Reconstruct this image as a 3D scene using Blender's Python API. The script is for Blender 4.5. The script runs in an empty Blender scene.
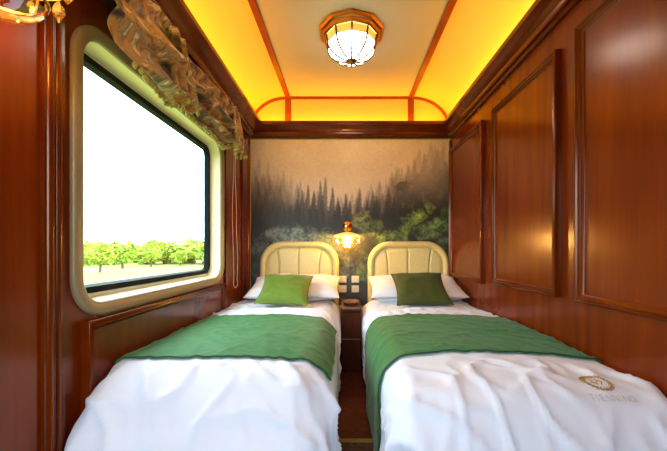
import bpy, math, random
import numpy as np
from mathutils import Vector, noise, Matrix
random.seed(7)
SC = bpy.context.scene
C = SC.collection
PI = math.pi

# ------------------------------------------------------------------ camera, sky, lights, exposure
EYE = 1.0
cd = bpy.data.cameras.new('camera'); cam = bpy.data.objects.new('camera', cd); C.objects.link(cam)
cam.location = (0, 0, EYE); cam.rotation_euler = (PI/2, 0, 0)
cd.sensor_width = 36; cd.lens = 330/667*36
cd.shift_x = -11.5/667; cd.shift_y = 24.5/667
cd.clip_start = 0.02; cd.clip_end = 500
SC.camera = cam

w = bpy.data.worlds.new('sky'); SC.world = w; w.use_nodes = True
bg = w.node_tree.nodes['Background']
bg.inputs[0].default_value = (0.70, 0.87, 1.0, 1); bg.inputs[1].default_value = 12

def area(name, loc, rot, sx, sy, power, col):
    l = bpy.data.lights.new(name, 'AREA'); l.shape = 'RECTANGLE'; l.size = sx; l.size_y = sy
    l.energy = power; l.color = col
    o = bpy.data.objects.new(name, l); o.location = loc; o.rotation_euler = rot; C.objects.link(o)
    return o
LED = (1.0, 0.41, 0.006)
area('cove_strip_light', (-0.885, 1.35, 2.225), (PI, 0, 0), 0.05, 3.6, 18, LED)
area('cove_strip_light', (1.02, 1.35, 2.225), (PI, 0, 0), 0.04, 3.6, 18, LED)
area('cove_strip_light', (0.05, 3.245, 2.225), (PI, 0, 0), 1.75, 0.05, 7, LED)
for nm, loc, rot, sx, sy in (('window_portal', (-1.0, 1.85, 1.3), (0, -PI/2, 0), 1.0, 1.3),
                             ('front_opening_portal', (-0.30, -0.52, 1.30), (PI/2, 0, 0), 0.96, 1.3)):  # portal at the unseen front wall opening, added to bring in sky light
    p_ = area(nm, loc, rot, sx, sy, 1, (1, 1, 1))
    p_.data.cycles.is_portal = True
vs = SC.view_settings
vs.view_transform = 'Standard'; vs.look = 'None'; vs.exposure = -0.12; vs.gamma = 1; vs.use_curve_mapping = False
SC.cycles.max_bounces = 10; SC.cycles.diffuse_bounces = 5; SC.cycles.transparent_max_bounces = 12
SC.cycles.sample_clamp_indirect = 6

# ------------------------------------------------------------------ helpers
def s2l(c):
    return tuple((v/255/12.92 if v/255 <= .04045 else ((v/255+.055)/1.055)**2.4) for v in c)

class MB:
    def __init__(s): s.v = []; s.f = []
    def add(s, vs_, fs):
        b = len(s.v); s.v += [tuple(p) for p in vs_]; s.f += [tuple(i+b for i in f) for f in fs]; return s
    def box(s, x0, x1, y0, y1, z0, z1, bev=0.0):
        if bev <= 0:
            return s.add([(x0,y0,z0),(x1,y0,z0),(x1,y1,z0),(x0,y1,z0),(x0,y0,z1),(x1,y0,z1),(x1,y1,z1),(x0,y1,z1)],
                  [(3,2,1,0),(4,5,6,7),(0,1,5,4),(1,2,6,5),(2,3,7,6),(3,0,4,7)])
        b = bev; vv = []; rings = []
        def ring(i, z):
            return [(x0+i+b,y0+i,z),(x1-i-b,y0+i,z),(x1-i,y0+i+b,z),(x1-i,y1-i-b,z),(x1-i-b,y1-i,z),(x0+i+b,y1-i,z),(x0+i,y1-i-b,z),(x0+i,y0+i+b,z)]
        return s.loft([ring(b, z0), ring(0, z0+b), ring(0, z1-b), ring(b, z1)], cap=True)
    def loft(s, rings, closed=True, cap=False, close_ends=False):
        n = len(rings[0]); b = len(s.v)
        for r in rings: s.v += [tuple(p) for p in r]
        m = n if closed else n-1
        K = len(rings)
        for k in range(K if close_ends else K-1):
            k2 = (k+1) % K
            for i in range(m):
                j = (i+1) % n
                s.f.append((b+k*n+i, b+k*n+j, b+k2*n+j, b+k2*n+i))
        if cap:
            s.f.append(tuple(b+i for i in reversed(range(n)))); s.f.append(tuple(b+(K-1)*n+i for i in range(n)))
        return s
    def lathe(s, prof, c, n=24, axis='Z', ph=0.0):
        rings = []
        for r, h in prof:
            ring = []
            for i in range(n):
                a = ph+2*PI*i/n; u, v_ = r*math.cos(a), r*math.sin(a)
                if axis == 'Z': ring.append((c[0]+u, c[1]+v_, c[2]+h))
                elif axis == 'Y': ring.append((c[0]+u, c[1]+h, c[2]+v_))
                else: ring.append((c[0]+h, c[1]+u, c[2]+v_))
            rings.append(ring)
        return s.loft(rings, cap=True)
    def tube(s, pts, r, n=8):
        pts = [Vector(p) for p in pts]; rings = []
        for i, p in enumerate(pts):
            t = (pts[min(i+1, len(pts)-1)]-pts[max(i-1, 0)]).normalized()
            a = t.cross(Vector((0.31, 0.17, 0.93))).normalized()
            if a.length < .1: a = t.cross(Vector((1, 0, 0))).normalized()
            b = t.cross(a); rr = r[i] if isinstance(r, (list, tuple)) else r
            rings.append([p+(a*math.cos(2*PI*k/n)+b*math.sin(2*PI*k/n))*rr for k in range(n)])
        return s.loft(rings, cap=True)
    def grid(s, fn, nu, nv):
        b = len(s.v)
        for j in range(nv):
            for i in range(nu): s.v.append(tuple(fn(i/(nu-1), j/(nv-1))))
        for j in range(nv-1):
            for i in range(nu-1):
                a = b+j*nu+i; s.f.append((a, a+1, a+nu+1, a+nu))
        return s

def wpos(o):
    p = Vector((0, 0, 0))
    while o is not None: p += Vector(o.location); o = o.parent
    return p
def build(name, mb, mat, parent=None, smooth=False, origin=None, solid=0, bevel=0, angle=35, offset=-1):
    import bmesh
    if parent is not None: org = wpos(parent)
    elif origin is not None: org = Vector(origin)
    else:
        a = np.array(mb.v); org = Vector(((a[:,0].min()+a[:,0].max())/2, (a[:,1].min()+a[:,1].max())/2, a[:,2].min()))
    me = bpy.data.meshes.new(name)
    me.from_pydata([(p[0]-org.x, p[1]-org.y, p[2]-org.z) for p in mb.v], [], mb.f); me.validate()
    if len(mb.f) < 30000:
        bm = bmesh.new(); bm.from_mesh(me)
        bmesh.ops.recalc_face_normals(bm, faces=bm.faces); bm.to_mesh(me); bm.free()
    if mat: me.materials.append(mat)
    o = bpy.data.objects.new(name, me); C.objects.link(o)
    if parent is not None: o.parent = parent
    else: o.location = org
    if smooth:
        for p in me.polygons: p.use_smooth = True
        if angle < 180: me.set_sharp_from_angle(angle=math.radians(angle))
    if solid:
        m = o.modifiers.new('solid', 'SOLIDIFY'); m.thickness = solid; m.offset = offset
    if bevel:
        m = o.modifiers.new('bevel', 'BEVEL'); m.width = bevel; m.segments = 2; m.limit_method = 'ANGLE'
    return o
def tag(o, label=None, cat=None, group=None, kind=None):
    if label: o['label'] = label
    if cat: o['category'] = cat
    if group: o['group'] = group
    if kind: o['kind'] = kind
    return o
def thing(name, loc, label, cat, group=None):
    o = bpy.data.objects.new(name, None); o.empty_display_size = .05; C.objects.link(o); o.location = loc
    return tag(o, label, cat, group)
def copy_tree(o, parent=None):
    c = o.copy(); C.objects.link(c); c.parent = parent
    for ch in list(o.children): copy_tree(ch, c)
    return c

# ------------------------------------------------------------------ materials
def mat(name, col, rough=.5, metal=0, **kw):
    m = bpy.data.materials.new(name); m.use_nodes = True
    b = m.node_tree.nodes['Principled BSDF']
    b.inputs['Base Color'].default_value = (*col, 1); b.inputs['Roughness'].default_value = rough; b.inputs['Metallic'].default_value = metal
    for k, v in kw.items():
        if k == 'coat': b.inputs['Coat Weight'].default_value = v
        elif k == 'coat_rough': b.inputs['Coat Roughness'].default_value = v
        elif k == 'sheen': b.inputs['Sheen Weight'].default_value = v; b.inputs['Sheen Roughness'].default_value = .4
        elif k == 'emit': b.inputs['Emission Color'].default_value = (*v[0], 1); b.inputs['Emission Strength'].default_value = v[1]
        elif k == 'trans': b.inputs['Transmission Weight'].default_value = v
        elif k == 'spec': b.inputs['Specular IOR Level'].default_value = v
        elif k == 'sss': b.inputs['Subsurface Weight'].default_value = v; b.inputs['Subsurface Radius'].default_value = (.02, .02, .02)
    return m
def nodes(m): return m.node_tree.nodes, m.node_tree.links, m.node_tree.nodes['Principled BSDF']
def noise_ramp(m, stops, scale=(1,1,1), nscale=5, detail=6, dist=0, rough=.55, bump=0, bdist=.002, coord='Object'):
    N, L, b = nodes(m)
    tc = N.new('ShaderNodeTexCoord'); mp = N.new('ShaderNodeMapping'); mp.inputs['Scale'].default_value = scale
    nt = N.new('ShaderNodeTexNoise'); nt.inputs['Scale'].default_value = nscale; nt.inputs['Detail'].default_value = detail
    nt.inputs['Roughness'].default_value = rough; nt.inputs['Distortion'].default_value = dist
    cr = N.new('ShaderNodeValToRGB')
    while len(cr.color_ramp.elements) < len(stops): cr.color_ramp.elements.new(.5)
    for e, (p, c) in zip(cr.color_ramp.elements, stops): e.position = p; e.color = (*c, 1)
    L.new(tc.outputs[coord], mp.inputs[0]); L.new(mp.outputs[0], nt.inputs[0]); L.new(nt.outputs[0], cr.inputs[0])
    L.new(cr.outputs[0], b.inputs['Base Color'])
    if bump:
        bp = N.new('ShaderNodeBump'); bp.inputs['Strength'].default_value = bump; bp.inputs['Distance'].default_value = bdist
        L.new(nt.outputs[0], bp.inputs['Height']); L.new(bp.outputs[0], b.inputs['Normal'])
    return m
def wood(name, dark, mid, light, scale, rough=.32, coat=.5):
    m = mat(name, mid, rough, coat=coat*.75, coat_rough=.17, spec=.42)
    m.node_tree.nodes['Principled BSDF'].inputs['Specular Tint'].default_value = (1, .45, .16, 1)
    return noise_ramp(m, [(.25, dark), (.5, mid), (.75, light)], scale, 3.0, 9, .6, .6)
W_D, W_M, W_L = (.105,.0115,.0005), (.15,.019,.0006), (.20,.029,.0008)
M_wood = wood('mahogany_veneer', W_D, W_M, W_L, (4, 4, .3), .27, .35)
M_woodh = wood('mahogany_moulding', tuple(v*.75 for v in W_D), tuple(v*.75 for v in W_M), tuple(v*.75 for v in W_L), (1.2, 1.2, 1.2), .22, .5)
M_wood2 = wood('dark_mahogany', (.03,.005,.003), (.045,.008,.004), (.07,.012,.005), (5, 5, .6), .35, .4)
M_trim = wood('ceiling_trim_wood', (.20,.035,.006), (.28,.055,.009), (.38,.08,.012), (2, 2, 2), .35, .3)
M_ceil = mat('ceiling_paint', (.80,.61,.17), .6)
M_cream = mat('cream_leather', (.72,.60,.30), .42)
noise_ramp(M_cream, [(.3,(.70,.57,.22)),(.7,(.77,.64,.26))], (1,1,1), 60, 3, bump=.15, bdist=.001)
M_seam = mat('seam_thread', (.42,.34,.15), .6)
M_frame = mat('window_frame_paint', (.27,.20,.10), .4)
M_reveal = mat('window_reveal_paint', (.88,.78,.46), .4)
M_alu = mat('brushed_aluminium', (.62,.66,.66), .35, .5)
M_rubber = mat('black_rubber', (.006,.008,.010), .6, spec=.1)
M_white = mat('white_cotton', (.78,.84,.94), .85, sheen=.15)
M_whitep = mat('white_pillow_cotton', (.84,.83,.83), .85, sheen=.15)
M_shade = mat('amber_glass_shade', (1,.72,.28), .3, trans=.0, emit=((1,.50,.08), .9))
M_brass = mat('polished_brass', (.80,.48,.13), .22, 1)
M_brass2 = mat('aged_brass', (.52,.24,.06), .3, 1)
M_lead = mat('lead_came', (.10,.06,.03), .6)
M_dome = mat('opal_glass', (.95,.93,.88), .3, emit=((1,.93,.82), 17))
M_band = mat('amber_opal_glass', (.95,.8,.45), .3, emit=((1,.60,.08), .7))
M_bulb = mat('glowing_bulb', (1,.9,.7), .3, emit=((1,.56,.13), 650))
M_socket = mat('ivory_plastic', (.72,.67,.47), .4)
M_hole = mat('dark_plastic', (.03,.03,.02), .5)
M_gold = mat('gold_thread', (.46,.27,.07), .45, .3)
M_grey = mat('grey_gold_thread', (.52,.44,.36), .55)
M_cord = mat('cream_cord', (.72,.55,.34), .7)
M_tray = mat('tray_lacquer', (.20,.11,.08), .18, coat=.5)
M_mattress = mat('mattress_ticking', (.6,.57,.5), .8)
M_piping = mat('dark_green_piping', (.008,.045,.02), .6)
M_cornice_shade = mat('dark_cornice_shade', (.030,.008,.004), .4)  # near-black colour for the shade below the cornice

def glassy(name, tint, w):
    m = bpy.data.materials.new(name); m.use_nodes = True; N = m.node_tree.nodes; L = m.node_tree.links
    N.clear(); o = N.new('ShaderNodeOutputMaterial'); t = N.new('ShaderNodeBsdfTransparent'); g = N.new('ShaderNodeBsdfGlossy')
    t.inputs[0].default_value = (*tint, 1); g.inputs['Roughness'].default_value = .02
    mx = N.new('ShaderNodeMixShader'); mx.inputs[0].default_value = w
    L.new(t.outputs[0], mx.inputs[1]); L.new(g.outputs[0], mx.inputs[2]); L.new(mx.outputs[0], o.inputs[0]); return m
M_glass = glassy('window_glass', (.97,.99,.98), .05)
M_crystal = glassy('amber_crystal', (1,.82,.5), .35)

def velvet(name, dark, light, nscale, sheen, scale=(1,1,1)):
    m = mat(name, dark, .75, sheen=sheen)
    return noise_ramp(m, [(.35, dark), (.65, light)], scale, nscale, 8, 1.5, .7, bump=.25, bdist=.002)
M_runner = velvet('green_velvet', (.012,.13,.020), (.035,.215,.045), 9, .12, (1.2, 2.2, 1))
M_cush_l = velvet('bright_green_velvet', (.10,.17,.006), (.15,.24,.012), 6, .2)
M_cush_r = velvet('olive_green_velvet', (.040,.055,.002), (.065,.08,.004), 6, .12)

# brocade of the curtain valance
M_brocade = mat('gold_brown_brocade', (.3,.2,.1), .45, sheen=.2)
noise_ramp(M_brocade, [(.34,(.05,.034,.02)), (.43,(.20,.14,.08)), (.50,(.62,.35,.08)), (.56,(.24,.19,.13)), (.62,(.90,.74,.42))], (1,1,1), 9, 4, 1.4, .5, bump=.3, bdist=.003)
M_pom = mat('gold_green_tassel', (.40,.33,.07), .55, sheen=.3)

# floor: dark red parquet in a diamond lay
M_floor = mat('red_parquet', (.1,.02,.01), .7, spec=.15)
N, L, b = nodes(M_floor)
tc = N.new('ShaderNodeTexCoord'); mp = N.new('ShaderNodeMapping'); mp.inputs['Rotation'].default_value = (0, 0, PI/4)
ck = N.new('ShaderNodeTexBrick'); ck.inputs['Scale'].default_value = 5
ck.inputs['Color1'].default_value = (.075,.010,.005,1); ck.inputs['Color2'].default_value = (.105,.018,.007,1); ck.inputs['Mortar'].default_value = (.035,.005,.003,1)
ck.inputs['Mortar Size'].default_value = .01
L.new(tc.outputs['Object'], mp.inputs[0]); L.new(mp.outputs[0], ck.inputs[0]); L.new(ck.outputs[0], b.inputs['Base Color'])
# rug field
M_rug = mat('rug_pile', (.1,.03,.01), .95)
N, L, b = nodes(M_rug)
tc = N.new('ShaderNodeTexCoord'); vo = N.new('ShaderNodeTexVoronoi'); vo.inputs['Scale'].default_value = 48; vo.feature = 'F1'
cr = N.new('ShaderNodeValToRGB'); cr.color_ramp.interpolation = 'CONSTANT'
for p_, c_ in ((.22,(.03,.012,.006,1)), (.4,(.08,.045,.02,1))): e = cr.color_ramp.elements.new(p_); e.color = c_
cr.color_ramp.elements[0].color = (.13,.075,.03,1); cr.color_ramp.elements[-1].color = (.06,.010,.006,1); cr.color_ramp.elements[-1].position = .62
L.new(tc.outputs['Object'], vo.inputs[0]); L.new(vo.outputs['Distance'], cr.inputs[0]); L.new(cr.outputs[0], b.inputs['Base Color'])
M_rugb = mat('rug_gold_band', (.28,.16,.035), .9)
M_grass = mat('meadow_grass', (.2,.3,.05), .9)
noise_ramp(M_grass, [(.35,(.13,.17,.012)), (.5,(.24,.26,.03)), (.62,(.34,.31,.12))], (1,1,1), .12, 5, 0, .6)
M_leaf = mat('tree_leaves', (.12,.2,.02), .8)
noise_ramp(M_leaf, [(.3,(.08,.18,.02)), (.5,(.27,.34,.02)), (.7,(.50,.48,.05))], (1,1,1), 1.1, 5, 0, .6)
M_bark = mat('tree_bark', (.08,.07,.04), .9)
M_steel = mat('painted_steel', (.3,.3,.28), .6)

# ------------------------------------------------------------------ the setting
WL, WR, WB, WF = -0.95, 1.05, 3.30, -0.55
ZT = 2.30
def struct(name, mb, m, parent=None, **k):
    o = build(name, mb, m, parent, **k)
    if parent is None: o['kind'] = 'structure'
    return o
struct('floor', MB().box(-1.1, 1.2, -.7, 3.42, -.06, 0), M_floor, origin=(0,0,0))
# left wall around the window hole
wy0, wy1, wz0, wz1 = 1.1895, 2.5085, .7995, 1.7955
m = MB()
m.box(WL-.12, WL, -.67, wy0, 0, 2.62).box(WL-.12, WL, wy1, WB, 0, 2.62)
m.box(WL-.12, WL, wy0, wy1, 0, wz0).box(WL-.12, WL, wy0, wy1, wz1, 2.62)
wall_left = struct('wall_left', m, M_wood, origin=(0,0,0))
wall_right = struct('wall_right', MB().box(WR, WR+.12, -.67, WB, 0, 2.62), M_wood, origin=(0,0,0))
wall_back = struct('wall_back', MB().box(WL-.12, WR+.12, WB, WB+.1, 0, 2.7), M_ceil, origin=(0,0,0))
m = MB(); m.box(WL, -.78, WF-.1, WF, 0, 2.62).box(.18, WR, WF-.1, WF, 0, 2.62).box(-.78, .18, WF-.1, WF, 1.95, 2.62).box(-.78, .18, WF-.1, WF, 0, .65)  # unseen wall; its opening is placed and sized for daylight on the beds
wall_front = struct('wall_front', m, M_wood, origin=(0,0,0))

# coved ceiling
CX0, CX1, CZ, CZ0 = -.58, .67, 2.53, 2.21
sec = []
K = 14
for i in range(K+1):
    a = PI/2*i/K; sec.append((CX0-(CX0-WL)*math.cos(a), CZ0+(CZ-CZ0)*math.sin(a)))
for i in range(K+1):
    a = PI/2*(1-i/K); sec.append((CX1+(WR-CX1)*math.cos(a), CZ0+(CZ-CZ0)*math.sin(a)))
rings = [[(x, y, z) for x, z in sec] for y in np.linspace(WF, WB, 12)]
m = MB().loft(rings, closed=False)
# upper shell so the ceiling has thickness
rings2 = [[(x*1.0, y, z+.035) for x, z in sec] for y in np.linspace(WF, WB, 12)]
m.loft(rings2, closed=False)
struct('ceiling', m, M_ceil, smooth=True, origin=(0,0,0))
M_panel = mat('ceiling_lamplight_beige', (.60,.52,.33), .75)  # beige sheet added: whiter lamplight on the flat middle put into colour
struct('trim_18', MB().box(CX0+.03, CX1-.03, WF, WB-.03, CZ-.006, CZ-.0005), M_panel, origin=(0,0,0))

# ceiling trims: two long laths, the curved lath of the end arch, two short uprights
def lath(x, wd=.05):
    return MB().box(x-wd/2, x+wd/2, WF, WB-.002, CZ-.016, CZ-.0005, .004)
struct('trim_1', lath(CX0+.012), M_trim, origin=(0,0,0))
struct('trim_2', lath(CX1-.012), M_trim, origin=(0,0,0))
def inset(sec, d):
    out = []
    for i, p in enumerate(sec):
        a = sec[max(i-1, 0)]; b_ = sec[min(i+1, len(sec)-1)]
        tx, tz = b_[0]-a[0], b_[1]-a[1]; l = math.hypot(tx, tz); out.append((p[0]+tz/l*d, p[1]-tx/l*d))
    return out
s0, s1 = inset(sec, .001), inset(sec, .024)
m = MB().loft([[(x, WB-.016, z) for x, z in s0], [(x, WB-.016, z) for x, z in s1], [(x, WB, z) for x, z in s1], [(x, WB, z) for x, z in s0]], closed=False, close_ends=True)
struct('trim_3', m, M_trim, origin=(0,0,0), smooth=True)
struct('trim_4', MB().box(CX0-.018, CX0+.042, WB-.012, WB, 2.2, CZ-.017, .003), M_trim, origin=(0,0,0))
struct('trim_5', MB().box(CX1-.042, CX1+.018, WB-.012, WB, 2.2, CZ-.017, .003), M_trim, origin=(0,0,0))

# cornice: left, back, right, mitred, with a light trough on top
prof = [(0,2.112),(.16,2.112),(.2,2.12),(.26,2.127),(.40,2.130),(.47,2.142),(.48,2.16),(.60,2.168),(.78,2.19),(.86,2.20),(.90,2.205),(1.0,2.215),(1.0,2.245),(.96,2.25),(.88,2.245),(.86,2.215),(0,2.212)]
OL, OB, OR = .145, .115, .10
def corner(sx, sy, o):  # left/right offset, back offset
    return o*sx, o*sy
def cornice(name, path):
    struct(name, MB().loft(path, closed=True, cap=True), M_woodh, origin=(0,0,0), smooth=True, angle=30)
cornice('trim_6', [[(WL+o*OL, WF, z) for o, z in prof], [(WL+o*OL, WB-o*OB, z) for o, z in prof]])
cornice('trim_7', [[(WL+o*OL, WB-o*OB, z) for o, z in prof], [(WR-o*OR, WB-o*OB, z) for o, z in prof]])
cornice('trim_8', [[(WR-o*OR, WB-o*OB, z) for o, z in prof], [(WR-o*OR, WF, z) for o, z in prof]])

# raised wall panels with mitred mouldings
def rect_loft(m, P, u0, u1, v0, v1, prof, cap=False):
    rings = [[P(u0+i, v0+i, h), P(u1-i, v0+i, h), P(u1-i, v1-i, h), P(u0+i, v1-i, h)] for i, h in prof]
    m.loft(rings)
    if cap:
        n = len(m.v); m.f.append((n-4, n-3, n-2, n-1))
    return m
mprof = [(0,0),(0,.030),(.003,.034),(.009,.035),(.012,.031),(.014,.028),(.017,.031),(.023,.032),(.029,.026),(.032,.020),(.036,.019),(.039,.014)]
def wall_panel(wall, P, u0, u1, v0, v1):
    i, h = mprof[-1]
    f = MB(); rect_loft(f, P, u0+i-.002, u1-i+.002, v0+i-.002, v1-i+.002, [(0, .001), (0, .013)], cap=True)
    p = struct('wall_panel', f, M_wood, wall)
    mo = MB(); rect_loft(mo, P, u0, u1, v0, v1, mprof)
    struct('panel_moulding', mo, M_woodh, p, smooth=True, angle=50)
PR = lambda u, v, h: (WR-h, u, v)
PL = lambda u, v, h: (WL+h, u, v)
wall_panel(wall_right, PR, 2.47, 3.24, .745, 1.975)
wall_panel(wall_right, PR, 1.60, 2.30, .770, 1.975)
wall_panel(wall_right, PR, .40, 1.465, .772, 1.985)
wall_panel(wall_left, PL, 1.185, 2.56, .12, .742)
# a slim cover strip where the veneer sheets meet, and the wall rail behind the right bed
struct('trim_9', MB().box(WR-.012, WR, -.5, WB, .0, .10, .003), M_woodh, origin=(0,0,0))
# pilasters of the left wall
def half_round(m, y, r, z0, z1, d=1.0, n=10):
    rings = []
    for z in (z0, z1):
        rings.append([(WL+.004+d*r*math.sin(PI*k/n), y-r*math.cos(PI*k/n), z) for k in range(n+1)])
    return m.loft(rings, closed=True, cap=True)
m = MB(); m.box(WL, WL+.012, 1.030, 1.105, 0, 2.11)
half_round(m, 1.050, .014, 0, 2.11, 1.3); half_round(m, 1.082, .013, 0, 2.11, 1.2)
struct('trim_10', m, M_woodh, origin=(0,0,0), smooth=True, angle=40)
m = MB(); m.box(WL, WL+.012, 2.60, 2.645, 0, 2.085, .004); struct('trim_11', m, M_woodh, origin=(0,0,0))
m = MB(); m.box(WL, WL+.018, 3.02, 3.15, 0, 2.085, .005); half_round(m, 3.20, .03, 0, 2.085, .8); struct('trim_12', m, M_woodh, origin=(0,0,0), smooth=True, angle=40)
struct('trim_13', MB().box(WR-.014, WR, 3.26, 3.296, .5, 2.085, .003), M_woodh, origin=(0,0,0))
struct('baseboard_back', MB().box(WL, WR, WB-.012, WB, 0, .09, .003), M_wood2, origin=(0,0,0))

# window: rounded frame, reveal, aluminium sash, rubber gasket, pane
def rrect(y0, y1, z0, z1, r, x, n=8):
    pts = []
    for cy, cz, a0 in ((y1-r, z1-r, 0), (y0+r, z1-r, PI/2), (y0+r, z0+r, PI), (y1-r, z0+r, 1.5*PI)):
        for k in range(n+1):
            a = a0+PI/2*k/n; pts.append((x, cy+r*math.cos(a), cz+r*math.sin(a)))
    return pts
FO = (1.138, 2.560, .748, 1.847, .15)
def ins(i, x): return rrect(FO[0]+i, FO[1]-i, FO[2]+i, FO[3]-i, max(FO[4]-i, .03), x)
m = MB().loft([ins(0, WL), ins(0, WL+.012), ins(.004, WL+.017), ins(.012, WL+.019), ins(.042, WL+.015), ins(.050, WL+.009), ins(.053, WL-.004)])
win = struct('window_1', m, M_frame, origin=(WL, 1.85, .75), smooth=True, angle=40)
m = MB().loft([ins(.0525, WL), ins(.056, WL-.02), ins(.062, WL-.060), ins(.068, WL-.082)])
struct('window_reveal', m, M_reveal, win, smooth=True, angle=50)
m = MB().loft([ins(.063, WL-.074), ins(.064, WL-.070), ins(.078, WL-.070), ins(.081, WL-.080)])
struct('window_sash', m, M_alu, win, smooth=True, angle=40)
m = MB().loft([ins(.079, WL-.080), ins(.080, WL-.064), ins(.105, WL-.066), ins(.111, WL-.086), ins(.113, WL-.096)])
struct('window_gasket', m, M_rubber, win, smooth=True, angle=40)
m = MB().loft([ins(.100, WL-.098), ins(.100, WL-.092)], cap=True)
struct('window_pane', m, M_glass, win)

# outside: meadow
struct('ground', MB().grid(lambda u, v: (-300+600*u, -100+400*v, -1.35+.4*noise.noise(Vector((u*12, v*9, 0)))*min(1, abs(-300+600*u)/30)), 60, 40), M_grass, origin=(0,0,-1.35), smooth=True)

# ------------------------------------------------------------------ forest mural on the back wall
def paint_mural(nx, nz, x0, x1, z0, z1):
    rs = np.random.RandomState(4)
    X, Z = np.meshgrid(np.linspace(x0, x1, nx), np.linspace(z0, z1, nz))
    px = 345+X*100; py = 250-(Z-1)*100        # picture units of the wallpaper, one per centimetre
    def fbm(s, seed, oct=5, sx=1.0):
        out = np.zeros_like(px); amp = 1; tot = 0
        for o in range(oct):
            f = s*2**o; gx, gy = px*f*sx+seed*17.3, py*f+seed*5.1
            ix, iy = np.floor(gx).astype(int), np.floor(gy).astype(int); fx, fy = gx-ix, gy-iy
            fx = fx*fx*(3-2*fx); fy = fy*fy*(3-2*fy)
            h = lambda a, b: np.modf(np.abs(np.sin(a*12.9898+b*78.233+seed*3.7)*43758.5453))[0]
            v = (h(ix,iy)*(1-fx)+h(ix+1,iy)*fx)*(1-fy)+(h(ix,iy+1)*(1-fx)+h(ix+1,iy+1)*fx)*fy
            out += amp*v; tot += amp; amp *= .55
        return out/tot
    lin = lambda c: np.array(s2l(c))
    t = np.clip((py-137)/75, 0, 1)[..., None]
    img = lin((255,232,196))*(1-t)+lin((214,184,162))*t
    img = img*(.93+.17*fbm(.02, 1)[..., None])
    def blend(mask, col):
        nonlocal img
        c = lin(col) if not isinstance(col, np.ndarray) else col
        mk = np.clip(mask, 0, 1)[..., None]
        img = img*(1-mk)+c*mk
    sm = lambda a, b, x: (lambda q: q*q*(3-2*q))(np.clip((x-a)/(b-a), 0, 1))
    tex = fbm(.30, 31, 4)
    # misty slopes: high on the right, middling on the left, a gap of fog between
    slope = 206-52*sm(350, 446, px)-34*sm(322, 262, px)
    dens = sm(-16, 46, py-slope+30*(fbm(.045, 3)-.5)+8*(tex-.5))
    blend(.86*dens*(.75+.5*(fbm(.05, 4)-.5)), (90,72,66))
    blend(.80*sm(16, 60, py-slope+24*(fbm(.06, 5)-.5)), (50,44,38))
    def fir(cx, top, base, wd, col, alpha, jag, ph):
        a, b_ = max(0, int((cx-wd*1.6-252.2+.0)/(198/nx))), min(nx, int((cx+wd*1.6-251)/(198/nx))+2)
        if b_ <= a: return
        P, Q = px[:, a:b_], py[:, a:b_]
        t_ = (Q-top)/(base-top)
        teeth = .68+.32*np.modf(np.abs(t_*jag+ph))[0]
        hw = wd*np.clip(t_, 0, 1)**.9*teeth*(1+.5*(tex[:, a:b_]-.5))+.35
        mk = np.clip((hw-np.abs(P-cx-.5*np.sin(t_*9+ph)))/1.3+.5, 0, 1)*(t_ > 0)*np.clip((1.35-t_)/.4, 0, 1)*alpha
        mk = np.clip(mk, 0, 1)[..., None]
        img[:, a:b_] = img[:, a:b_]*(1-mk)+lin(col)*mk*(.75+.5*tex[:, a:b_][..., None])
    top0 = lambda x: 206-52*float(sm(350, 446, x))-30*float(sm(322, 262, x))
    for n_, dy, h_, wd, col, al in ((46, -10, 34, 4.5, (112,90,78), .42), (50, 0, 34, 5, (84,68,58), .5), (54, 10, 36, 5.5, (62,52,44), .6), (54, 20, 36, 5.5, (46,41,34), .7), (54, 30, 36, 6, (34,33,26), .7)):
        for i in range(n_):
            x = 252+198*(i+rs.uniform(-.5, .5))/n_
            tp = top0(x)+dy+rs.uniform(-7, 8); left = x < 296
            fir(x, tp, tp+h_*rs.uniform(.7, 1.2), wd*rs.uniform(.9, 2.0), col, al*(.6 if left else 1), rs.uniform(6, 10), rs.rand())
    for x, tp, h_ in ((326,177,62),(319.5,181,58),(332,187,48),(308,185,50),(313.5,191,46),(302,190,46),(337,197,40),(345,194,46),(350.5,201,38),(360,188,50),(366,200,40),(373,191,46),(377.5,196,42),(389,188,52),(395,197,42),(402,196,42),(340,204,34),(297,199,40),(291,204,40),(409,200,40)):
        fir(x+rs.uniform(-1.5,1.5), tp, tp+h_, rs.uniform(6,9.5), (38,36,33), rs.uniform(.7,.9), h_/rs.uniform(3.4,5.5), rs.rand())
    blend(.80*sm(210, 240, py+14*(fbm(.08, 5)-.5)), (36,38,31))
    # leafy crowns in front, made of many small sunlit tufts
    lf = fbm(.55, 8, 3); lf2 = fbm(.20, 9, 4)
    def crown(cx, cy, rx, ry, col, al=.9):
        d = np.sqrt(((px-cx)/rx)**2+((py-cy)/ry)**2)+1.1*(fbm(.16, cx*.37, 4)-.5)+.35*(lf-.5)
        c = lin(col)*(.10+3.4*np.clip(lf*.55+lf2*.65-.30, 0, 1)**1.35)[..., None]
        blend(al*np.clip((1.0-d)*3.0, 0, 1), c)
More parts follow.
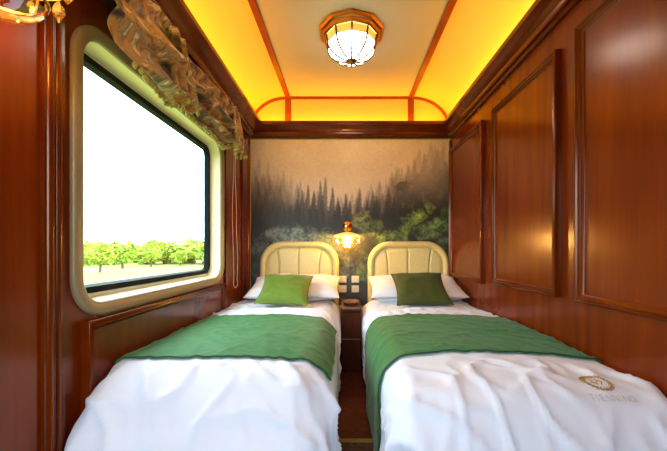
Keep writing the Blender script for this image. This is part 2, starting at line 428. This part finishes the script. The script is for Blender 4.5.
    for cx, cy, rx, ry, col in ((262,245,14,12,(84,92,80)),(278,236,15,11,(104,116,104)),(295,235,15,11,(122,138,126)),(311,239,13,12,(100,116,104)),(326,238,10,12,(90,100,82)),(332,250,14,14,(72,80,60)),(270,256,16,14,(60,72,60)),
            (361,221,12,11,(126,124,62)),(371,229,13,11,(104,112,54)),(388,240,15,9,(112,132,66)),(354,238,12,10,(96,94,52)),
            (406,227,8,9,(104,124,48)),(418,216,9,8,(132,152,60)),(411,221,8,7,(116,140,52)),(429,208,7,6,(110,128,56)),(424,232,15,9,(100,124,68)),(440,226,13,10,(106,132,72)),(448,214,8,8,(76,96,46)),(400,240,10,8,(90,108,58)),
            (404,186,9,6,(84,76,44)),(420,180,10,7,(80,70,44)),(436,176,10,8,(72,62,40)),(410,204,10,6,(78,76,44)),(440,194,9,7,(62,60,38)),(424,196,10,7,(70,66,40)),
            (340,266,14,12,(84,92,70)),(350,272,12,11,(80,88,68)),(362,276,9,9,(90,118,62)),(364,262,9,10,(76,88,58)),(336,284,9,9,(60,68,58)),(350,288,12,8,(56,64,52)),(445,250,10,14,(84,100,64)),(256,270,8,12,(70,78,68))):
        crown(cx, cy, rx, ry, col)
    # mist drifting over the upper wood
    mist = np.clip(fbm(.022, 12)-.36, 0, 1)*2.2*sm(215, 160, py)
    blend(np.clip(mist, 0, .8)*.75, (226,196,168))
    img = img*(.90+.2*fbm(.9, 21, 2)[..., None])
    return np.clip(img, 0, 1)
mx0, mx1, mz0, mz1 = -.938, 1.036, .45, 2.10
nx, nz = 420, 330
col = paint_mural(nx, nz, mx0, mx1, mz0, mz1)
m = MB().grid(lambda u, v: (mx0+(mx1-mx0)*u, WB-.004, mz0+(mz1-mz0)*v), nx, nz)
M_mural = mat('printed_wallpaper', (.5,.5,.5), .5)
N, L, b = nodes(M_mural); at = N.new('ShaderNodeAttribute'); at.attribute_name = 'print'; L.new(at.outputs['Color'], b.inputs['Base Color'])
mu = build('wall_mural', m, M_mural, origin=((mx0+mx1)/2, WB-.004, mz0))
ca = mu.data.color_attributes.new('print', 'FLOAT_COLOR', 'POINT')
rgba = np.ones((nx*nz, 4), dtype=np.float32); rgba[:, :3] = col.reshape(-1, 3)
ca.data.foreach_set('color', rgba.ravel())
tag(mu, 'misty fir forest wallpaper mural behind the two headboards', 'mural')

# ------------------------------------------------------------------ beds
def bed(xa, xb, y0, label, hx0, hx1):
    t = thing('single_bed', ((xa+xb)/2, (y0+3.28)/2, 0), label, 'bed')
    build('bed_base', MB().box(xa+.02, xb-.045, y0+.14, 3.19, .0, .34, .008), M_wood2, t)
    m = MB(); a0, a1, b0, b1 = xa+.018, xb-.02, y0+.10, 3.19
    rr = lambda i, z: [(p[1], p[2], z) for p in rrect(a0+i, a1-i, b0+i, b1-i, .08, 0, 6)]
    m.loft([rr(.02,.342), rr(0,.362), rr(0,.475), rr(.02,.495)], cap=True)
    build('mattress', m, M_mattress, t, smooth=True, angle=60)
    # padded headboard: rim, hollow, padded field with stitched channels
    yb = WB-.012; R0 = .22
    def hb(i, y, n=12):
        pts = []; r = R0-i*.9; x0, x1, z1, z0 = hx0+i, hx1-i, 1.085-i, .30
        pts.append((x1, y, z0))
        for cx, a0_ in ((x1-r, 0), (x0+r, PI/2)):
            for k in range(n+1):
                a = a0_+PI/2*k/n; pts.append((cx+r*math.cos(a), y, z1-r+r*math.sin(a)))
        pts.append((x0, y, z0)); return pts
    m = MB().loft([hb(0, yb), hb(0, yb-.045), hb(.006, yb-.062), hb(.020, yb-.073), hb(.036, yb-.074), hb(.052, yb-.064), hb(.060, yb-.050), hb(.064, yb-.040)], closed=True)
    h = build('headboard', m, M_cream, t, smooth=True, angle=60)
    n_, mm = 72, MB()
    ix0, ix1 = hx0+.063, hx1-.063; W_ = ix1-ix0; rI = R0-.063*.9
    def field(u, v):
        x = ix0+W_*u
        e = min(x-ix0, ix1-x)
        top = 1.085-.063-(0 if e > rI else rI-math.sqrt(max(0, rI*rI-(rI-e)**2)))
        z = .30+(top-.30)*v
        s = min(1, e/.05)*min(1, max(0, (top-z)/.05)); puff = .022*math.sqrt(max(0, 1-(1-s)**2))
        dip = 0
        for k, sx in enumerate((.20, .49, .80)):
            lean = (-.04 if k == 0 else .04 if k == 2 else 0)*max(0, (z-.80)/.22)**2
            d = abs(u-(sx+lean))*W_; dip = max(dip, .012*math.exp(-(d/.007)**2))
        return (x, yb-.040-puff+dip, z)
    mm.grid(field, 140, 40)
    build('headboard_pad', mm, M_cream, h, smooth=True, angle=180)
    for k, sx in enumerate((.20, .49, .80)):
        pts = []
        for z in np.linspace(.45, .985, 14):
            lean = (-.04 if k == 0 else .04 if k == 2 else 0)*max(0, (z-.80)/.22)**2
            pts.append((ix0+W_*(sx+lean), yb-.0515, z))
        build('seam', MB().tube(pts, .0028, 6), M_seam, h, smooth=True)
    return t
bed(WL+.042, -.065, 1.13, 'single bed along the window wall with a cream padded headboard', -.835, -.06)
bed(.172, WR-.006, 1.00, 'single bed along the panelled right wall with a cream padded headboard', .225, 1.02)

# draped cloth: an unfolded (x, y) point is laid over a rounded mattress
class Drape:
    def __init__(s, x0, x1, y0, y1, zt, seed, wall, R=.16, r=.12, amp=1.0, Ry=None):
        s.Ry = Ry or R
        s.x0, s.x1, s.y0, s.y1, s.zt, s.seed, s.R, s.r, s.wall, s.amp = x0, x1, y0, y1, zt, seed, R, r, wall, amp
    def pos(s, x, y, off=0.0, wr=1.0):
        R, r = s.R, s.r
        rx0, rx1 = (.03 if s.wall < 0 else R), (.03 if s.wall > 0 else R); Ry = s.Ry
        cx = min(max(x, s.x0+rx0), s.x1-rx1); cy = min(max(y, s.y0+Ry), s.y1)
        Rx = R; k = max(0, min(1, (s.y0+Ry-y)/.12))
        if s.wall < 0 and x < (s.x0+s.x1)/2: cx = max(cx, s.x0+.03+.05*k); Rx = .03+.05*k
        if s.wall > 0 and x > (s.x0+s.x1)/2: cx = min(cx, s.x1-.03-.03*k); Rx = .03+.03*k
        u_, v_ = (x-cx)/Rx, (y-cy)/Ry; h_ = math.hypot(u_, v_)
        if h_ > 1e-6: nx_, ny_ = u_/h_, v_/h_
        else: nx_, ny_ = 0, 0
        Rl = Rx*nx_*nx_+Ry*ny_*ny_ if h_ > 1e-6 else R
        l = h_*Rl; rr = Rl*s.r; fl = Rl-rr
        q = Vector((x*1.0, y*1.0, s.seed))
        # crown and wrinkles of the upper face
        g1 = noise.noise(q*2.3)*.013
        a = noise.noise(Vector((x*2.2+y*2.2, (y-x)*.9, s.seed+3))); b_ = noise.noise(Vector((x*6+y*7, (y-x*1.1)*2.2, s.seed+9)))
        rid = (1-abs(b_)*4.2)
        rid = max(0, rid)**2.0*.021*max(0, min(1, .45+a*2))
        fine = noise.noise(Vector((x*15+y*9, (y-x)*7, s.seed+5)))*.0024
        b2 = noise.noise(Vector((x*4.1-y*3.2, (y+x*1.4)*3.1, s.seed+19))); rid2 = max(0, 1-abs(b2)*4.5)**1.8*.015
        b3 = noise.noise(Vector((x*9+y*4, (y-x*.6)*5.5, s.seed+29)))
        rid3 = max(0, 1-abs(b3)*4.0)**1.6*.008
        if s.wall > 0: wr *= 1-.9*math.exp(-(((x-.85)/.13)**2+((y-1.06)/.10)**2)**2)
        sf = lambda a, b, v: (lambda q: q*q*(3-2*q))(min(1, max(0, (v-a)/(b-a))))
        wr *= 1-.68*sf(1.24, 1.34, y)*sf(2.30, 2.18, y)
        wr *= 1-.5*sf(2.3, 2.5, y)
        wrk = (g1+(rid+rid2+rid3+fine)*wr)*s.amp
        if l <= fl: rad, drop, ph = l, 0, 0
        elif l <= fl+rr*PI/2:
            ph = (l-fl)/rr; rad = fl+rr*math.sin(ph); drop = rr*(1-math.cos(ph))
        else:
            ph = PI/2; drop = rr+(l-fl-rr*PI/2); rad = Rl
        # hanging folds grow downwards
        hang = max(0, drop-rr*.5)
        per = x*ny_*-1+y*nx_+math.atan2(ny_, nx_)*.45
        foot = max(0, -ny_)
        wave = (math.sin(per*13+s.seed)+.6*math.sin(per*27+s.seed*2+hang*3)+.9*noise.noise(Vector((per*5, hang*1.6, s.seed))))
        wallside = abs(nx_) > .9 and Rx < R*.5
        if not wallside:
            rad += min(.085, hang*.12)*wave*(.12+.88*foot)*.6+hang*(.22*foot)+(.006+.012*foot)*math.sin(min(1, hang/.2)*PI)
        crown = .020*math.sin(PI*min(1, max(0, (x-s.x0)/(s.x1-s.x0))))
        cph, sph = math.cos(ph), math.sin(ph)
        o = off+wrk
        base = min(rad, Rl); ext = rad-base+o*sph
        X_ = cx+nx_*(Rx*base/Rl+ext); Y_ = cy+ny_*(Ry*base/Rl+ext); Z_ = s.zt+crown*cph-drop+o*cph
        if s.wall < 0 and Z_ < .76: X_ = max(X_, WL+.016+.023*math.exp(-((Y_-1.205)/.04)**4))
        if s.wall < 0: X_ = max(X_, s.x0+.0015)
        if s.wall > 0: X_ = min(X_, s.x1-.0015)
        return Vector((X_, Y_, max(Z_, .035)))
DL = Drape(WL+.017, -.058, 1.055, 3.05, .535, 2.3, -1, R=.15, r=.85, Ry=.33)
DR = Drape(.160, WR-.003, .975, 3.05, .535, 7.9, 1, R=.13, r=.85, Ry=.18)

def sheet(name, D, x0, x1, y0, y1, step, mt, off, wr=1.0, solid=.012, label=None, cat=None, edge=0.0):
    nx_ = int((x1-x0)/step)+1; ny_ = int((y1-y0)/step)+1
    def fn(u, v):
        x = x0+(x1-x0)*u; y = y0+(y1-y0)*v
        if edge: y += edge*(noise.noise(Vector((x*1.6, v*3, D.seed)))*1.0)
        return D.pos(x, y, off, wr)
    m = MB().grid(fn, nx_, ny_)
    o = build(name, m, mt, smooth=True, angle=180)
    md = o.modifiers.new('solid', 'SOLIDIFY'); md.thickness = solid; md.offset = -1
    # make sure that the outer face looks up
    me = o.data; s_ = sum(p.normal.z for p in list(me.polygons)[::37])
    if s_ < 0: me.flip_normals()
    if label: tag(o, label, cat)
    return o
sheet('duvet', DL, WL-.03, .38, .62, 3.0, .0125, M_white, .008, label='white crumpled duvet hanging over the foot of the window-side bed', cat='duvet')
dr = sheet('duvet', DR, -.28, WR+.03, .50, 3.0, .0125, M_white, .008, label='white duvet with gold embroidered wreath on the bed by the right wall', cat='duvet')

def runner(D, x0, x1, y0, y1, label, skew):
    # the strip narrows and bows a little; its two long edges carry a dark piping
    def yy(u, v):
        x = x0+(x1-x0)*u
        near = y0+skew[0]*math.sin(PI*min(1, max(0, u)))+.012*noise.noise(Vector((x*3, 1, D.seed)))
        far = y1+skew[1]*math.sin(PI*1.5*u)+.014*noise.noise(Vector((x*3, 5, D.seed)))
        return x, near+(far-near)*v
    def fn(u, v):
        x, y = yy(u, v); p = D.pos(x, y, .020, 1)
        return p
    m = MB().grid(fn, int((x1-x0)/.011), int((y1-y0)/.011))
    o = build('bed_runner', m, M_runner, smooth=True, angle=180)
    md = o.modifiers.new('solid', 'SOLIDIFY'); md.thickness = .006; md.offset = -1
    if sum(p.normal.z for p in list(o.data.polygons)[::37]) < 0: o.data.flip_normals()
    tag(o, label, 'bed runner')
    for v in (0, 1):
        pts = [D.pos(*yy(u, v), .0195, 1) for u in np.linspace(0, 1, 110)]
        build('piping', MB().tube(pts, .003, 6), M_piping, o, smooth=True)
runner(DL, WL+.015, -.045, 1.335, 2.15, 'green velvet runner across the bed beneath the window', (-.01, .03))
runner(DR, -.30, WR-.0, 1.345, 2.16, 'green velvet runner across the bed by the right wall', (.04, .03))

# embroidered wreath and wordmark on the right duvet
def on_duvet(x, y): return DR.pos(x, y, .0105)
ex, ey = .850, 1.118
m = MB()
def stitch(m, pts, r): m.tube([on_duvet(*p) for p in pts], r, 5)
rx, ry = .040, .040
for k in range(22):
    a = 2*PI*k/22
    for sgn in (-1, 1):
        c, s_ = math.cos(a), math.sin(a); a2 = a+.22; rr = 1+sgn*.20
        stitch(m, [(ex+rx*c, ey+ry*s_), (ex+rx*rr*math.cos(a2), ey+ry*rr*math.sin(a2))], .0016)
stitch(m, [(ex+rx*math.cos(2*PI*k/40), ey+ry*math.sin(2*PI*k/40)) for k in range(41)], .0016)
build('embroidered_wreath', m, M_gold, dr, smooth=True)
m = MB()
for sx in (-1, 1):
    stitch(m, [(ex+sx*(.004+.010*math.sin(t*PI)), ey+.017-.034*t) for t in np.linspace(0, 1, 9)], .0016)
stitch(m, [(ex-.017, ey+.002), (ex-.006, ey-.010), (ex+.006, ey+.008), (ex+.017, ey-.004)], .0014)
build('embroidered_monogram', m, M_gold, dr, smooth=True)
m = MB()
strokes = {'T': [((0,1),(1,1)),((.5,1),(.5,0))], 'I': [((.5,1),(.5,0))], 'E': [((0,0),(0,1)),((0,1),(.8,1)),((0,.5),(.7,.5)),((0,0),(.8,0))],
           'N': [((0,0),(0,1)),((0,1),(1,0)),((1,0),(1,1))], 'O': [((0,.2),(0,.8)),((0,.8),(.5,1)),((.5,1),(1,.8)),((1,.8),(1,.2)),((1,.2),(.5,0)),((.5,0),(0,.2))]}
x = ex-.072; ty = ey-.083
for ch in 'TIENNINO':
    wd = .006 if ch == 'I' else .013
    for a, b_ in strokes[ch]:
        stitch(m, [(x+wd*a[0], ty+.020*a[1]), (x+wd*b_[0], ty+.020*b_[1])], .0011)
    x += wd+.007
build('embroidered_lettering', m, M_grey, dr, smooth=True)

# pillows and cushions
def cushion_mesh(w_, h_, t_, pinch, n=34, seed=0, crease=.006):
    m = MB()
    for sgn in (1, -1):
        def fn(u, v):
            a, b_ = 2*u-1, 2*v-1
            e = max(0, 1-abs(a)**3.2)*max(0, 1-abs(b_)**3.2)
            x = a*w_/2*(1-pinch*(1-abs(b_)**2)*abs(a)**4); y = b_*h_/2*(1-pinch*(1-abs(a)**2)*abs(b_)**4)
            z = sgn*t_/2*e**.55
            z += sgn*crease*noise.noise(Vector((a*2.2+seed, b_*2.2, sgn*3)))*e**.3*2
            return (x, y, z)
        m.grid(fn, n, n)
    return m
def place(m, M4): m.v = [tuple(M4 @ Vector(p)) for p in m.v]; return m
def weld(o):
    md = o.modifiers.new('weld', 'WELD'); md.merge_threshold = .0006
    return o
def rot(ax, deg): return Matrix.Rotation(math.radians(deg), 4, ax)
def pillow(c, size, lean, yaw, label, seed, mt=M_whitep):
    M4 = Matrix.Translation(c) @ rot('Z', yaw) @ rot('X', lean)
    o = weld(build('pillow', place(cushion_mesh(*size, .06, 40, seed, .014), M4), mt, smooth=True, angle=180)); tag(o, label, 'pillow'); return o
pillow((-.445, 2.945, .672), (.80, .46, .15), 17, 0, 'white pillow behind the bright green cushion on the window-side bed', 1)
pillow((.625, 2.945, .672), (.82, .46, .15), 17, 0, 'white pillow behind the olive cushion on the bed by the right wall', 5)
def cush(c, size, lean, yaw, roll, label, mt, seed, cat='cushion'):
    M4 = Matrix.Translation(c) @ rot('Z', yaw) @ rot('X', lean) @ rot('Z', roll)
    o = weld(build('cushion', place(cushion_mesh(*size, .10, 40, seed, .006), M4), mt, smooth=True, angle=180)); tag(o, label, cat)
    # piped edge
    w_, h_ = size[0], size[1]; pts = []
    for k in range(81):
        q = k/20 % 4; i = int(q); f = (q-i)*2-1
        a, b_ = ((f, -1), (1, f), (-f, 1), (-1, -f))[i]
        x = a*w_/2*(1-.10*(1-abs(b_)**2)*abs(a)**4); y = b_*h_/2*(1-.10*(1-abs(a)**2)*abs(b_)**4); pts.append(M4 @ Vector((x, y, 0)))
    build('piping', MB().tube(pts, .004, 6), mt, o, smooth=True)
cush((-.475, 2.63, .690), (.405, .37, .12), 31, 2, -3, 'bright green velvet cushion leaning on the pillow by the window', M_cush_l, 2)
cush((.600, 2.63, .695), (.42, .39, .12), 33, -2, 2, 'dark olive velvet cushion leaning on the pillow by the right wall', M_cush_r, 8)

# ------------------------------------------------------------------ nightstand between the beds
t = thing('nightstand', (.065, 2.98, 0), 'narrow dark red wooden nightstand between the two beds', 'nightstand')
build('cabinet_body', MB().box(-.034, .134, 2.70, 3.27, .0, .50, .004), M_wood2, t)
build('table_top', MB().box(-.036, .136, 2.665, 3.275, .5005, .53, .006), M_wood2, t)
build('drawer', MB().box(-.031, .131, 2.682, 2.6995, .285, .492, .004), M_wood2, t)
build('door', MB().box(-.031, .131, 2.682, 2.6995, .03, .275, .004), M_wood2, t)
def ell(m, c, rx, ry, prof, n=28):
    return m.loft([[(c[0]+rx*s*math.cos(2*PI*k/n), c[1]+ry*s*math.sin(2*PI*k/n), c[2]+h) for k in range(n)] for s, h in prof], cap=True)
o = build('tray', ell(MB(), (.055, 2.90, .5305), .068, .11, [(.75,0),(.9,.004),(1,.02),(1.03,.022),(.98,.021),(.86,.008)]), M_tray, smooth=True, angle=50)
tag(o, 'small brown oval tray lying on the nightstand', 'tray')

# sockets and switches on the mural
def plate(cx, cz, label, kind):
    t = thing('wall_socket' if kind else 'light_switch', (cx, WB-.005, cz), label, 'socket' if kind else 'switch')
    build('cover_plate', MB().box(cx-.037, cx+.037, WB-.016, WB-.0055, cz-.035, cz+.035, .004), M_socket, t)
    if kind:
        for dx in (-.009, .009):
            build('socket_hole', MB().lathe([(.0028, -.0175), (.0028, -.0155)], (cx+dx, WB, cz), 10, 'Y'), M_hole, t)
    else:
        build('rocker', MB().box(cx-.017, cx+.017, WB-.021, WB-.0155, cz-.025, cz+.025, .003), M_socket, t)
plate(-.022, .708, 'ivory switch plate, upper left of the four between the headboards', 0)
plate(.102, .708, 'ivory switch plate, upper right of the four between the headboards', 0)
plate(-.022, .612, 'ivory socket plate, lower left of the four between the headboards', 1)
plate(.102, .612, 'ivory socket plate, lower right of the four between the headboards', 1)

# ------------------------------------------------------------------ ceiling lamp
lx, ly, lz = .045, 2.31, CZ
t = thing('ceiling_lamp', (lx, ly, lz), 'ten-sided brass ceiling lamp with a leaded white glass dome', 'ceiling lamp')
ND = 10; ph0 = -PI/2
build('ceiling_plate', MB().lathe([(.225, -.001), (.232, -.012), (.222, -.030), (.205, -.036), (.200, -.052), (.186, -.058), (.18, -.05)], (lx, ly, lz), ND, 'Z', ph0), M_brass2, t, bevel=.002)
def dome_r(k):  # rows from the rim down to the finial
    return [(.180, -.055), (.172, -.105)][k] if k < 2 else None
bandp = [(.178, -.054), (.168, -.098)]
build('glass_band', MB().loft([[(lx+r*math.cos(ph0+2*PI*i/ND), ly+r*math.sin(ph0+2*PI*i/ND), lz+h) for i in range(ND)] for r, h in bandp]), M_band, t)
dp = [(.168*math.cos(a), -.098-.112*math.sin(a)) for a in np.linspace(0, PI/2*.93, 12)]
build('glass_dome', MB().loft([[(lx+r*math.cos(ph0+2*PI*i/ND), ly+r*math.sin(ph0+2*PI*i/ND), lz+h) for i in range(ND)] for r, h in dp], cap=True), M_dome, t)
for i in range(ND):
    a = ph0+2*PI*i/ND
    pts = [(lx+(r+.003)*math.cos(a), ly+(r+.003)*math.sin(a), lz+h-.002) for r, h in bandp[:1]+dp]
    build('lead_strip', MB().tube(pts, .0070, 6), M_lead, t, smooth=True)
rim = [(lx+.1685*math.cos(ph0+2*PI*i/ND), ly+.1685*math.sin(ph0+2*PI*i/ND), lz-.098) for i in range(ND+1)]
m = MB()
for a_, b_ in zip(rim[:-1], rim[1:]): m.tube([a_, b_], .0032, 6)
build('dome_rim', m, M_brass2, t)
build('rim_button', MB().lathe([(.002,-.010),(.007,-.008),(.010,0),(.007,.008),(.002,.010)], (lx, ly-.172, lz-.096), 12, 'Y'), M_brass, t, smooth=True)
build('finial', MB().lathe([(.032, .012), (.036, 0), (.030, -.008), (.014, -.014), (.008, -.022), (.010, -.028), (.003, -.036)], (lx, ly, lz-.208), 16), M_brass2, t, smooth=True)

# ------------------------------------------------------------------ wall sconces: rosette, arm, fluted canopy, bulb, hanging crystals
def sconce(loc, label):
    cx, cy, cz = 0, -.125, 0   # canopy centre; the wall is the plane y = 0, looking towards -y
    t = thing('wall_sconce', (0, 0, 0), label, 'wall lamp')
    build('rosette', MB().lathe([(.012,-.030),(.024,-.026),(.032,-.014),(.042,-.010),(.046,-.003),(.046,-.0005)], (0,0,.078), 20, 'Y'), M_brass, t, smooth=True, angle=50)
    pts = [(0, -.01-.115*math.sin(a)*1.0, .078-.06*(1-math.cos(a))) for a in np.linspace(0, PI/2, 9)]+[(0, -.125, .006)]
    build('arm', MB().tube(pts, .006, 8), M_brass, t, smooth=True)
    n = 48; rings = []
    for r, h in ((.016,.024),(.05,.016),(.09,.004),(.112,-.008),(.116,-.012),(.112,-.012),(.09,-.002),(.05,.008),(.016,.016)):
        rings.append([(cx+r*(1+.06*math.cos(8*a)*(r/.116))*math.cos(a), cy+r*(1+.06*math.cos(8*a)*(r/.116))*math.sin(a), cz+h+.006*math.cos(8*a)*(r/.116)) for a in (2*PI*k/n for k in range(n))])
    build('canopy', MB().loft(rings, close_ends=True), M_shade, t, smooth=True)
    build('bulb', MB().lathe([(.008,.0),(.012,-.012),(.021,-.032),(.024,-.046),(.019,-.062),(.008,-.071)], (cx,cy,cz), 18), M_bulb, t, smooth=True)
    for k in range(10):
        a = 2*PI*(k+.5)/10; x, y = cx+.105*math.cos(a), cy+.105*math.sin(a)
        L_ = .05 if k % 2 else .034
        build('crystal_drop', MB().lathe([(.0015,-.010),(.0020,-.022),(.010,-.022-L_*.25),(.013,-.022-L_*.6),(.002,-.022-L_)], (x,y,cz), 6), M_crystal, t)
    build('crystal_bowl', MB().loft([[(cx+r*math.cos(2*PI*k/16), cy+r*math.sin(2*PI*k/16), cz+h) for k in range(16)] for r, h in ((.072,-.075),(.066,-.095),(.046,-.112),(.02,-.122),(.004,-.126))]), M_crystal, t, smooth=True, angle=20)
    build('bowl_ring', MB().tube([(cx+.073*math.cos(2*PI*k/24), cy+.073*math.sin(2*PI*k/24), cz-.074) for k in range(25)], .004, 6), M_brass, t, smooth=True)
    for sx in (-1, 1): build('bowl_stay', MB().tube([(cx+sx*.073, cy, cz-.074), (cx+sx*.088, cy, cz-.002)], .0025, 6), M_brass, t, smooth=True)
    t.location = loc; t.scale = (1.12, 1.12, 1.2)
    return t
M_bulb2 = mat('dim_bulb', (1,.9,.7), .3, emit=((1,.52,.12), 110))
s1_ = sconce((.023, WB-.006, 1.14), 'glowing brass crystal wall lamp on the mural between the headboards')
s2_ = copy_tree(s1_); s2_.location = (WL, .78, 1.70); s2_.rotation_euler = (0, 0, PI/2)
for c_ in s2_.children:
    if c_.name.startswith('bulb'): c_.data = c_.data.copy(); c_.data.materials[0] = M_bulb2
s2_['label'] = 'brass crystal wall lamp on the left wall, cut off at the top corner'
for a_ in (s1_, s2_): a_['group'] = 'brass crystal wall lamps'

# ------------------------------------------------------------------ curtain valance over the window
t = thing('window_valance', (WL, 1.7, 2.0), 'gathered gold and brown brocade valance draped over the window', 'curtain')
build('cornice_shade_strip', MB().box(WL+.001, WL+.05, .98, 2.66, 1.97, 2.075, .004), M_cornice_shade, t)  # dark strip added in place of the shade under the cornice
def swag(y0, y1, zt0, zt1, drop0, drop, out, seed, nf):
    def fn(u, v):
        s = math.sin(PI*u)
        sag = drop0+(drop-drop0)*s**.8
        z = zt0+(zt1-zt0)*u-v*sag-.012*s*(1-v)
        y = y0+(y1-y0)*u+.02*math.sin(v*5+seed)*(1-s)
        q = v*nf+.5*noise.noise(Vector((u*1.6, v*1.2, seed)))+.25*s
        fold = ((1-2*abs(q-math.floor(q)-.5))**1.6-.45)*.080*(.45+.55*s)
        o = .060+out*math.sin(PI/2*min(1, v*1.25+.12))*(1-.35*v)*(.45+.55*s)+fold+.022*noise.noise(Vector((u*3.5, v*3, seed+2)))
        o += .006*noise.noise(Vector((u*16, v*9, seed+4)))
        z += .022*noise.noise(Vector((u*3.5, v*3, seed+7)))+.012*math.sin(q*PI*2+1.2)
        return (WL+max(o, .012), y, z)
    build('swag', MB().grid(fn, 110, 80), M_brocade, t, smooth=True, angle=180, solid=.004)
    return fn
fA = swag(1.21, 1.76, 2.11, 2.10, .33, .40, .135, 1.3, 2.6)
fB = swag(1.60, 2.60, 2.10, 2.10, .26, .37, .095, 6.1, 2.9)
def tail(y0, y1, z0, drop, nf, seed, slope, out=.075):
    def fn(u, v):
        o = .06+out*(.6+.4*v)+.026*math.sin(u*PI*2*nf+seed)*(.35+.65*v)+.012*noise.noise(Vector((u*5, v*5, seed)))
        y = y0+(y1-y0)*u*(.75+.25*v)+.018*math.cos(u*PI*2*nf+seed)*v
        return (WL+o, y, z0-v*(drop+slope*abs(math.sin(u*PI*nf)))+.008*noise.noise(Vector((u*8, v*4, seed))))
    build('jabot', MB().grid(fn, 70, 40), M_brocade, t, smooth=True, angle=180, solid=.004)
    return fn
fC = tail(2.44, 2.66, 2.09, .30, 3, .5, .05)
fD = tail(1.55, 1.74, 2.08, .31, 2, 2.5, .06, .10)
ball = MB().lathe([(.002,.014),(.006,.011),(.0095,.005),(.0105,0),(.0095,-.005),(.006,-.011),(.002,-.014)], (0,0,0), 12)
bo = build('tassel_ball', ball, M_pom, None, smooth=True, origin=(0,0,0)); base = wpos(t)
places = [fA(u, 1.0) for u in np.linspace(.12, .86, 20)]+[fB(u, 1.0) for u in np.linspace(.06, .95, 30)]+[fC(u, 1.0) for u in np.linspace(0, 1, 9)]+[fD(u, 1.0) for u in np.linspace(0, 1, 8)]
for k, p in enumerate(places):
    o = bo if k == 0 else bo.copy()
    if k: C.objects.link(o)
    o.parent = t; o.location = Vector(p)+Vector((.002, random.uniform(-.012,.012), -.014-.022*random.random()))-base

# blind cord beside the window
pts = []
for k in range(34):
    f = k/33; pts.append((WL+.030+.004*math.sin(f*9), 2.715+.012*math.sin(f*7), 2.07-(2.07-.74)*f))
for k in range(1, 10):
    a = PI*k/10; pts.append((WL+.034, 2.765-.06*math.cos(a), .74-.055*math.sin(a)))
for k in range(34):
    f = 1-k/33; pts.append((WL+.030+.004*math.cos(f*8), 2.815-.05*(1-f)+.010*math.sin(f*16), 2.07-(2.07-.74)*f))
o = build('blind_cord', MB().tube(pts, .0028, 6), M_cord, smooth=True)
tag(o, 'thin cream looped blind cord hanging beside the window', 'cord')

# rug at the near end of the aisle
t = thing('rug', (.05, .9, 0), 'dark patterned rug with a gold border on the aisle floor', 'rug')
build('rug_field', MB().box(-.40, .50, .12, 1.70, .001, .010, .003), M_rug, t)
m = MB(); m.box(-.42, .52, 1.7005, 1.735, .001, .011, .003)
build('rug_border', m, M_rugb, t)

# ------------------------------------------------------------------ trees beyond the meadow
def tree_proto(seed, kind):
    t = thing('meadow_tree', (0, 0, 0), 'x', 'tree')
    rs = random.Random(seed); m = MB()
    m.tube([(0,0,0), (.1,0,.9), (.0,.1,1.7), (.15,.05,2.4)], [.16,.13,.10,.06], 8)
    for k in range(4):
        a = k*1.7; m.tube([(.05,.05,1.4+.2*k), (.8*math.cos(a),.8*math.sin(a),2.3+.2*k)], [.06,.02], 6)
    build('trunk', m, M_bark, t, smooth=True)
    cr_ = MB()
    for k in range(900):
        a, e, r = rs.uniform(0, 2*PI), rs.uniform(-1, 1), rs.uniform(.55, 1)
        b_ = math.sqrt(1-e*e); lump = 1+.25*noise.noise(Vector((a*1.3, e*2, seed)))*2
        c = Vector((1.5*r*b_*math.cos(a)*lump, 1.5*r*b_*math.sin(a)*lump, (2.4 if kind else 1.9)+(1.5 if kind else 1.25)*e*r*lump))
        d1 = Vector((rs.gauss(0,1), rs.gauss(0,1), rs.gauss(0,1))).normalized(); d2 = d1.cross(Vector((rs.gauss(0,1), rs.gauss(0,1), .3))).normalized()
        s_ = rs.uniform(.13, .26)
        cr_.add([c-d1*s_, c+d2*s_*.6, c+d1*s_, c-d2*s_*.6+d1.cross(d2)*.05], [(0,1,2,3)])
    build('crown', cr_, M_leaf, t)
    return t
protos = [tree_proto(11, 0), tree_proto(23, 1)]
spots = [(-24,29,1.0,0),(-26,35,.9,1),(-29,43,1.05,0),(-27,46,.8,1),(-30,52,1.1,1),(-31,58,1.0,0),(-25,50,.75,0),(-26,56,1.2,1),(-20.5,50,1.35,0)]
where = ['nearest the left edge of the window','second from the left in the window','behind a bare patch, left of the middle','small one in the middle row','slim one standing right of the middle','round one right of the middle','low one near the right window edge','tall one near the right window edge','broad one at the far right of the window']
group = 'trees seen through the window'
for i, ((x, y, s_, k), wh) in enumerate(zip(spots, where)):
    o = protos[k] if i < 2 else copy_tree(protos[k])
    o.location = (x, y, -1.4); o.scale = (s_, s_, s_*.95); o.rotation_euler = (0, 0, i*1.3)
    o['label'] = 'leafy green tree beyond the window, '+wh; o['group'] = group
for i in range(50):
    f = (i+.5)/50; q = 1.10-.78*f+.01*math.sin(i*7.1)   # a hedge line across the meadow, seen from the carriage
    y = 64+18*math.sin(i*2.3)+10*f; x = -q*y
    o = copy_tree(protos[0]); s_ = 1.15+.35*math.sin(i*4.7)
    o.location = (x, y, -1.9); o.scale = (s_*1.5, s_*1.5, s_*.95); o.rotation_euler = (0, 0, i*2.1)
    o['label'] = 'pale hazy bush in the hedge line far across the meadow'; o['group'] = 'bushes of the far hedge line'
